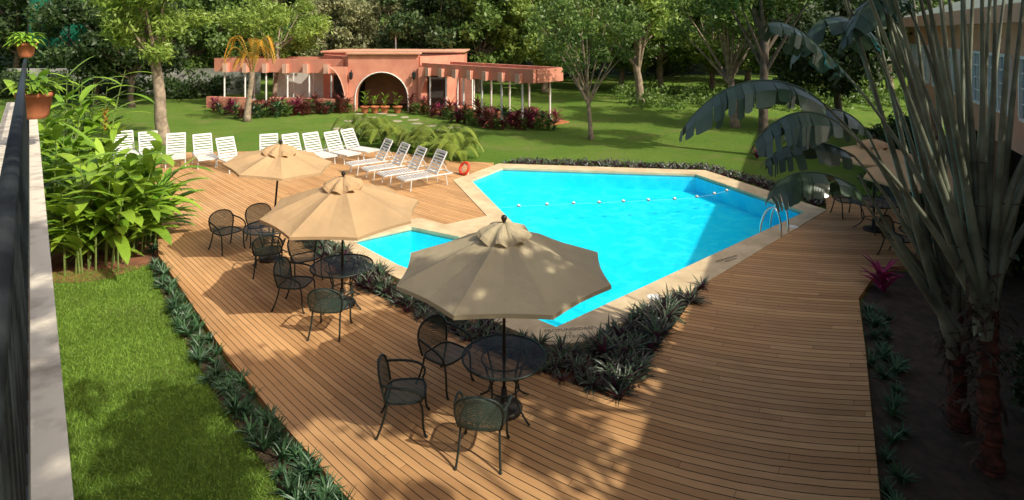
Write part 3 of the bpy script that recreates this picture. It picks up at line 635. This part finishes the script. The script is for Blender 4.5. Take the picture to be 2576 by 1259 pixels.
for i,(hx,hy,rz) in enumerate(lg):
    h=G(hx,hy,1.06); f=h-Vector((-math.sin(rz),math.cos(rz),0))*1.5; f.z=0
    lb='white strap sun lounger, %s from the left in the long back row'%ordw[i] if i<10 else 'white strap sun lounger turned sideways, %s by the pool corner'%['leftmost of four','second of four','third of four','rightmost of four'][i-10]
    if l0 is None: l0=make_lounger(lb,f,rz,'white sun loungers on the deck')
    else: dup(l0,f,rz,lb)
q=G(1163,442); t=thing('life_ring','orange red life ring leaning on a small stand beside the loungers','life ring',q,R(-40)); g=MB(); g.torus((0,0,.25),.2,.05,28,10,'y'); o=g.build('ring',m_red,t,True); o.rotation_euler=(R(-25),0,0)
g=MB(); g.tube([(-.15,.14,0),(-.15,.16,.4)],.018,6); g.tube([(.15,.14,0),(.15,.16,.4)],.018,6); g.tube([(-.15,.16,.36),(.15,.16,.36)],.018,6); g.build('stand',m_white,t)
fl=[(1305,520),(1376,516),(1443,513),(1507,511),(1568,508),(1631,505),(1697,502),(1753,497),(1797,489),(1828,481)]
t=thing('lane_rope','pool rope with small white floats across the water','rope',(0,0,0)); pts=[G(a,b,-.06) for a,b in [(1262,523)]+fl+[(1875,468)]]
g=MB(); g.tube(pts,.003,5); g.build('rope',m_rope,t)
for p_ in pts[1:-1]:
    g=MB(); g.sphere((p_.x,p_.y,-.04),.048,12,8); f_=g.build('float',m_white,t,True); g=MB(); g.torus((p_.x,p_.y,-.04),.044,.016,16,6); g.build('float_band',m_blackpaint,f_)
t=thing('pool_ladder','chrome pool ladder with two curved handrails','ladder',(0,0,0))
for a,b in (((1965,598),(1912,594)),((1983,586),(1938,574))):
    p0=G(*a); p1=G(b[0],b[1],-.1); g=MB(); g.tube([p0]+bez([p0+Vector((0,0,.1)),p0+Vector((0,0,.8)),(p0+p1)/2+Vector((0,0,1.0)),p1+Vector((0,0,.5)),p1+Vector((0,0,.1))],12)+[p1+Vector((0,0,-.4))],.026,8); g.build('handrail',m_chrome,t,True)
for px,py in ((1645,748),(1995,571)):
    q=G(px,py,.021); g=MB(); g.lathe([(.13,0),(.13,.006),(.001,.008)],18); tag(g.build('skimmer_lid',m_white,None,False,q),'round white skimmer lid on the coping beside the ladder' if px>1900 else 'round white skimmer lid on the coping by the near corner bed','skimmer lid')
def text(txt,q,size,rz,label):
    cu=bpy.data.curves.new('lettering','FONT'); cu.body=txt; cu.size=size; cu.align_x='CENTER'; cu.extrude=.001
    to=bpy.data.objects.new('tmp',cu); C.objects.link(to); bpy.context.view_layer.update(); me=bpy.data.meshes.new_from_object(to.evaluated_get(bpy.context.evaluated_depsgraph_get())); bpy.data.objects.remove(to)
    me.materials.clear(); me.materials.append(m_blackpaint); o=bpy.data.objects.new('depth_marking',me); C.objects.link(o); o.location=q; o.rotation_euler=(0,0,rz); tag(o,label,'marking')
text('PROFUNDIDAD\n2\nMETROS',G(1432,832,.024),.12,R(8),'painted depth lettering on the coping at the near pool corner')
text('PROFUNDIDAD\nMETROS',G(1832,652,.024),.10,R(32),'painted depth lettering on the shaded coping at right')
# ---------------------------------------------------------------- plants
def rosette(mat,seed,n=22,L=.36,w=.055,name='oyster_plant',h=.1,up=(.35,1.7)):
    rd=random.Random(seed); g=MB()
    for i in range(n):
        a=rd.uniform(0,2*PI); el=rd.uniform(*up); g.blade((.02*math.cos(a),.02*math.sin(a),rd.uniform(0,h)),(math.cos(a),math.sin(a),el),L*rd.uniform(.7,1.15),w*rd.uniform(.8,1.2),rd.uniform(.3,1.0),.3,4,lambda u:(1-u*.75) if u>.15 else .75)
    me=bpy.data.meshes.new(name); me.from_pydata(g.v,[],g.f); me.materials.append(mat); return me
rh=[rosette(lf_rhoeo,i,32,up=(.4,2.0)) for i in range(4)]; rb=[rosette(lf_border,10+i,30,.34,.055,up=(.4,2.2)) for i in range(4)]
def plantout(P,sp,seed,meshes,name,label,group,z=-.06,sc=(.8,1.25)):
    rd=random.Random(seed)
    pts=scatter(P,sp,seed)
    for x,y in pts:
        o=bpy.data.objects.new(name,rd.choice(meshes)); C.objects.link(o); o.location=(x,y,z); o.rotation_euler=(rd.uniform(-.2,.2),rd.uniform(-.2,.2),rd.uniform(0,6)); s=rd.uniform(*sc)*(1.3 if rd.random()<.08 else 1); o.scale=(s,s,s*rd.uniform(.85,1.15)); tag(o,label,'plant',group)
    return len(pts)
plantout(bedL,.215,1,rh,'oyster_plant','purple-backed spiky oyster plant in the bed between tables and pool','oyster plants beside the pool',sc=(.5,.78))
plantout(bedR,.21,2,rh,'oyster_plant','purple-backed spiky oyster plant at the near corner of the pool','oyster plants at the pool corner',sc=(.65,.95))
plantout(borderL,.205,3,rb,'border_plant','green strap-leaved plant in the border along the left deck edge','border plants along the left deck edge',-.09,(.4,.65))
edgeR=GP([(2172,770),(2240,780),(2310,1259),(2400,1500),(2290,1500),(2232,1259),(2190,880)])
plantout(edgeR,.26,4,rb,'border_plant','dark strap-leaved plant in the shade along the right deck edge','border plants along the right deck edge',-.09,(.38,.65))
backbed=GP([(1258,409),(1310,398),(1790,416),(1960,462),(2075,490),(2082,520),(1780,428)])
pts=scatter(backbed,.22,6); g=MB(); rd=random.Random(9)
for x,y in pts:
    for i in range(9):
        a=rd.uniform(0,6.3); g.blade((x,y,-.09),(math.cos(a),math.sin(a),rd.uniform(.6,2)),rd.uniform(.15,.32),.06,.6,.3,3)
tag(g.build('ground_cover',lf_rhoeo),'low purple-green ground cover along the back edge of the pool','ground cover',kind='stuff')
def ginger(label,loc,seed,nst,h,spread,L=.75,w=.17,name='ginger_clump',low=.12):
    rd=random.Random(seed); t=thing(name,label,'plant',loc); st_=MB(); lf=MB()
    for i in range(nst):
        a=rd.uniform(0,2*PI); r_=spread*math.sqrt(rd.random())*.5; b=Vector((r_*math.cos(a),r_*math.sin(a)*1.2,0)); hh=h*rd.uniform(.35,1); out=Vector((math.cos(a),math.sin(a),0))*rd.uniform(.1,.45)*hh*.5+Vector((rd.uniform(-.2,.2),rd.uniform(-.2,.2),0))
        cv=bez([b,b+Vector((0,0,hh*.6))+out*.3,b+out+Vector((0,0,hh))],8); st_.tube(cv,[.018]*6+[.012,.009,.006],5,False)
        k_=rd.randint(6,9); az=rd.uniform(0,PI)
        for j in range(k_):
            u=low+(1-low)*(j+.5)/k_; f=u*8; p_=cv[int(min(7,f))].lerp(cv[min(8,int(f)+1)],f-int(f)); aa=az+(j%2)*PI+rd.uniform(-.4,.4)
            lf.blade(p_,(math.cos(aa),math.sin(aa),rd.uniform(.3,1.7)),L*rd.uniform(.7,1.2),w*rd.uniform(.8,1.2),rd.uniform(.5,1.5),.08,6,lambda u:math.sin(PI*(u*.93+.05))**.55)
    st_.build('stems',m_cane,t); lf.build('foliage',lf_heli,t); return t
ginger('large bright green ginger clump on the red soil at the left lawn',G(262,655,-.09),31,40,2.5,1.55,1.05,.22,low=.2)
ginger('ginger clump crowding the left deck edge beside the larger clump',G(345,612,-.09),35,22,1.8,1.0,1.05,.22,low=.2)
ginger('tall leafy ginger clump behind, reaching above the balcony ledge',G(175,500,-.1),32,46,3.95,1.8,1.05,.22)
ginger('leafy ginger clump at the far left beneath the planters',G(130,600,-.1),33,24,2.9,1.0,1.0,.22)
for i,(px,py,Y,lb) in enumerate(((265,330,11.6,'orange ginger flower spike rising from the left clump'),)):
    q=W(px,py,Y); g=MB(); 
    for j in range(14): g.blade((0,0,j*.03),(math.cos(j*2.4),math.sin(j*2.4),1.2),.12,.05,.3,.2,3)
    tag(g.build('flower_spike',lf_gold,None,False,q),lb,'flower')
def frondplant(label,loc,seed,nf,L,mat,group=None,up=1.2,name='areca_palm',stem=False,lfw=.03,lfl=.28):
    rd=random.Random(seed); t=thing(name,label,'palm',loc,0,group); g=MB(); s_=MB()
    for i in range(nf):
        a=2*PI*i/nf+rd.uniform(-.3,.3); d=Vector((math.cos(a),math.sin(a),0)); l=L*rd.uniform(.75,1.1); z=Vector((0,0,1)); el=up*rd.uniform(.6,1.2)
        cv=bez([Vector((0,0,0)),(d*.35+z*el*.55)*l,(d*.75+z*el*.62)*l,(d*1.0+z*el*.25)*l],14); s_.tube(cv,[.012*(1-j/18) for j in range(15)],4,False)
        for j in range(3,15):
            tg=(cv[min(14,j+1)]-cv[j-1]).normalized(); sd=tg.cross(z).normalized()
            for s in (-1,1):
                for q in (0,.5):
                    p_=cv[j].lerp(cv[j-1],q); g.blade(p_,sd*s*.8+tg*.7+z*.15,lfl*l*(1.25-abs(j-8)/9),lfw,.7,.1,3)
    s_.build('stems',m_cane,t); g.build('fronds',mat,t); return t
ar=frondplant('small yellow-green areca palm behind the loungers, leftmost',G(905,352,-.1),51,14,1.25,lf_areca,'areca palms behind the loungers',1.5,lfw=.045)
for i,(px,py,s,w_) in enumerate(((965,365,1.0,'second'),(1015,372,.9,'third'),(1065,382,1.05,'fourth'),(1115,392,1.1,'fifth'),(1150,405,.9,'rightmost'),(940,340,.9,'rearmost'))):
    dup(ar,G(px,py,-.1),i*1.3,'small yellow-green areca palm behind the loungers, %s'%w_,None,s)
q=G(621,306,-.1); t=frondplant('palm with slim trunk and golden upright fronds in front of the left pergola',Vector((q.x,q.y,-.1)),61,15,1.4,lf_gold,None,3.4,'golden_palm',lfw=.06,lfl=.28)
for ch in t.children: ch.location=(.3,0,2.5)
g=MB(); g.tube([(0,0,0),(.02,0,.3),(.1,0,1.2),(.25,0,2.2),(.3,0,2.8)],[.26,.2,.15,.14,.13],10); g.build('trunk',m_bark,t,True)
me=[rosette(lf_red,70+i,40,.5,.1,'red_shrub',.6) for i in range(3)]+[rosette(lf_mag,77,40,.5,.09,'red_shrub',.6)]+[rosette(lf_border,78,34,.5,.1,'red_shrub',.5),rosette(lf_mid,79,34,.5,.1,'red_shrub',.5)]
rd=random.Random(4)
def line(p,q,n): return [(p[0]+(q[0]-p[0])*i/(n-1)+rd.uniform(-4,4),p[1]+(q[1]-p[1])*i/(n-1)+rd.uniform(-3,3)) for i in range(n)]
for L_,lb,gp in ((line((540,283),(610,300),10)+line((640,297),(885,284),28)+line((620,290),(870,276),22),'red-leaved cordyline shrub in front of the left pergola','cordyline shrubs by the left pergola'),
  (line((1035,285),(1130,300),12)+line((1130,305),(1230,322),12)+line((1230,325),(1390,328),16)+line((1150,296),(1300,310),10)+line((1300,316),(1400,316),7),'dark red cordyline shrub at the foot of the right pergola','cordyline shrubs by the right pergola')):
    for px,py in L_:
        q=G(px,py,-.1); o=bpy.data.objects.new('cordyline_shrub',rd.choice(me)); C.objects.link(o); o.location=q; s=rd.uniform(.75,1.25); o.scale=(s,s,s*rd.uniform(.9,1.3)); o.rotation_euler=(0,0,rd.uniform(0,6)); tag(o,lb,'shrub',gp)
mm=rosette(lf_mag,91,36,.55,.1,'magenta_cordyline',.5)
for px,py,s,lb in ((2222,742,.9,'magenta cordyline at the corner where the right deck widens'),(1088,270,1.3,'bright magenta cordyline right of the arch'),(1905,402,.6,'small red shrub on the lawn beyond the pool')):
    o=bpy.data.objects.new('magenta_cordyline',mm); C.objects.link(o); o.location=G(px,py,-.1); o.scale=(s,)*3; tag(o,lb,'shrub')
# ---------------------------------------------------------------- traveller palms
def torn_leaf(mb,cv,w,rd,hang=.9):
    N=len(cv)-1; z=Vector((0,0,1))
    for s in (-1,1):
        i=0
        while i<N:
            k_=rd.choice((1,2,3,4,5)); hg=hang+rd.uniform(-.3,.35); tw=rd.uniform(-.12,.18); ln=rd.uniform(.88,1.1)
            rows=[]
            for j in range(i,min(N,i+k_)+1):
                u=j/N; tg=(cv[min(N,j+1)]-cv[max(0,j-1)]).normalized(); sd=tg.cross(z)
                if sd.length<.05: sd=Vector((0,1,0))
                sd.normalize(); ww=ln*w*max(.06,math.sin(PI*min(1,u*.86+.11))**.5)
                f_=.9 if j in (i,i+k_) else 1
                a=cv[j]; o1=(sd*s*math.cos(hg*.5)-z*math.sin(hg*.5))+tg*(.15+tw*.5); b=a+o1*ww*.5; o2=(sd*s*math.cos(hg)-z*math.sin(hg))+tg*(.25+tw); c=b+o2*ww*.5*f_
                rows.append([a,b,c])
            mid=sum((r_[2] for r_ in rows),Vector())/len(rows)
            for r_ in rows: r_[2]=r_[2].lerp(mid,.12)
            vs=[p_ for r_ in rows for p_ in r_]; fs=[]
            for j in range(len(rows)-1): a=j*3; fs+=[(a,a+1,a+4,a+3),(a+1,a+2,a+5,a+4)]
            if rd.random()>.03: mb.add(vs,fs)
            i+=k_
def traveller(label,px,py,topy,Y,specs,seed,S,tr=.10,w=.42):
    rd=random.Random(seed); b=G(px,py,-.1); Y=b.y; t=thing('traveller_palm',label,'palm',(0,0,0)); 
    g=MB(); top=W(px-10,topy-60,Y); n=60; pts=[b.lerp(top,i/n) for i in range(n+1)]; g.tube(pts,[tr+rd.uniform(-.014,.018)+.03*(1-i/n)**3 for i in range(n+1)],14); g.build('trunk',m_redtrunk,t)
    for sp in specs:
        st,ct,en,dy,lf=sp; p0=W(st[0]+rd.uniform(-22,22),st[1]+rd.uniform(-40,70),Y+rd.uniform(-.1,.1)); Ye=Y+dy
        cv=bez([p0,W(ct[0],ct[1],Y+dy*.4),W(en[0],en[1],Ye)],14); g=MB(); g.tube(cv,[.052*(1-i/14)**1.5+.015 for i in range(15)],8,False); so=g.build('stalk',m_stalk,t,True)
        if lf:
            c2=bez([W(a,b_,Ye+rd.uniform(-.1,.1)) for a,b_ in [en]+lf],40); g=MB(); g.tube(c2,[.016-.011*i/40 for i in range(41)],5,False); torn_leaf(g,c2,w*(rd.uniform(.85,1.15)),rd); g.build('leaf_blade',lf_trav,so)
    g=MB()
    for i in range(170):
        v=rd.gauss(0,130); x=S[0]+rd.uniform(-40,40)*(1+abs(v)/300); y=S[1]+rd.uniform(-40,60)-v; p_=W(x,y,Y+rd.uniform(-.15,.15)); a=rd.uniform(0,6.3); g.blade(p_,(math.cos(a),math.sin(a)*.6,rd.uniform(-.6,1.2)),rd.uniform(.12,.36),.045,rd.uniform(.5,2),.2,4)
    tag(g.build('dry_fibres',m_fibre,t),kind='stuff')
    return t
S1=(2478,800)
ex=[]
rd=random.Random(12)
for i in range(15):
    x=2110+i*45+rd.uniform(-12,12); y=-200+rd.uniform(-60,40) if x<2600 else rd.uniform(-50,400)
    lf=[(x-60+(60 if x>2450 else 0),y-120),(x-130+(230 if x>2450 else 0),y-140),(x-190+(330 if x>2450 else 0),y-20)]
    ex.append((S1,(S1[0]+(x-S1[0])*.42+rd.uniform(-20,20),380+rd.uniform(-60,60)),(x,y),rd.uniform(-.6,.7),lf if i%2==0 else None))
traveller('tall traveller palm with red fibrous trunk at the far right',2492,1190,800,6.8,ex+[
 (S1,(2350,430),(2130,190),.6,[(2060,110),(1990,40),(1930,60)]),
 (S1,(2330,500),(2110,310),-.2,[(2020,255),(1950,290),(1900,360)]),
 (S1,(2400,250),(2290,30),.3,[(2260,-50),(2190,-50),(2150,70)]),
 (S1,(2380,300),(2250,60),.6,[(2220,-20),(2150,0),(2110,120)]),
 (S1,(2560,560),(2720,380),.2,[(2800,330),(2880,380),(2900,480)])],71,S1)
S2=(2412,840); ex=[]
for i in range(12):
    x=2040+i*46+rd.uniform(-12,12); y=-190+rd.uniform(-60,40) 
    lf=[(x-60,y-120),(x-140,y-140),(x-190,y-20)]
    ex.append((S2,(S2[0]+(x-S2[0])*.42+rd.uniform(-20,20),420+rd.uniform(-60,60)),(x,y),rd.uniform(-.6,.7),lf if i%3==0 else None))
traveller('second traveller palm with shorter trunk and leaves arching over the pool end',2412,1080,850,7.2,ex+[
 (S2,(2330,500),(2075,265),0,[(1960,160),(1800,190),(1712,335)]),
 (S2,(2300,560),(2150,395),.3,[(2050,330),(1960,360),(1925,410)]),
 (S2,(2260,640),(2150,470),-.3,[(2060,415),(1960,420),(1940,500)]),
 (S2,(2330,400),(2200,120),.2,[(2150,20),(2060,0),(1990,150)]),
 (S2,(2290,560),(2180,330),.4,[(2120,250),(2040,260),(1980,350)]),
 (S2,(2320,640),(2210,560),.3,None),(S2,(2300,700),(2160,440),.1,None),(S2,(2330,620),(2230,330),.3,None),(S2,(2340,640),(2190,380),-.2,None)],72,S2,w=.44)
# ---------------------------------------------------------------- grass blades near
LP=GP([(130,690),(378,668),(450,820),(560,1010),(650,1130),(735,1259),(800,1340),(130,1340)],-.1)
r=np.random.default_rng(4); xs=np.array([p[0] for p in LP]); ys=np.array([p[1] for p in LP]); pts=[]
cand=np.stack([r.uniform(xs.min(),xs.max(),120000),r.uniform(ys.min(),ys.max(),120000)],1)
for a,b in cand:
    if inpoly(a,b,LP): pts.append((a,b))
pts=np.array(pts); n=len(pts); base=np.column_stack([pts,np.full(n,-.1)]); an=r.uniform(0,6.28,n); s=np.column_stack([np.cos(an),np.sin(an),np.zeros(n)])*.007
tip=base+np.column_stack([r.normal(0,.025,n),r.normal(0,.025,n),r.uniform(.02,.055,n)])
o=npmesh('grass',np.stack([base-s,base+s,tip],1).reshape(-1,3),3,lf_grass); tag(o,'short grass of the left lawn','grass',kind='stuff')
# ---------------------------------------------------------------- light, world, camera
w=bpy.data.worlds.new('World'); bpy.context.scene.world=w; w.use_nodes=True; nt=w.node_tree; bg=nt.nodes['Background']; sk=nt.nodes.new('ShaderNodeTexSky'); sk.sky_type='NISHITA'; sk.sun_disc=False
EL=R(43); sk.sun_elevation=EL; sk.sun_rotation=R(125); sk.dust_density=7.0; sk.air_density=1.1; nt.links.new(sk.outputs[0],bg.inputs[0]); bg.inputs[1].default_value=.15
sd=bpy.data.lights.new('sun','SUN'); sd.energy=4.4; sd.angle=R(.6); sd.color=(1,.94,.80); so=bpy.data.objects.new('sun',sd); C.objects.link(so)
sv=Vector((.82*math.cos(EL),-.57*math.cos(EL),math.sin(EL))); so.rotation_euler=(-sv).to_track_quat('-Z','Y').to_euler(); so.location=(20,-20,30)
cd=bpy.data.cameras.new('camera'); cam=bpy.data.objects.new('camera',cd); C.objects.link(cam); cam.location=(0,0,H); cam.rotation_euler=(R(90),0,0)
cd.sensor_width=36; cd.lens=F/2576*36; cd.shift_y=-(629.5-HY)/2576; cd.clip_end=500; cd.clip_start=.05
sc=bpy.context.scene; sc.camera=cam; sc.view_settings.view_transform='Standard'; sc.view_settings.look='None'; sc.view_settings.exposure=0
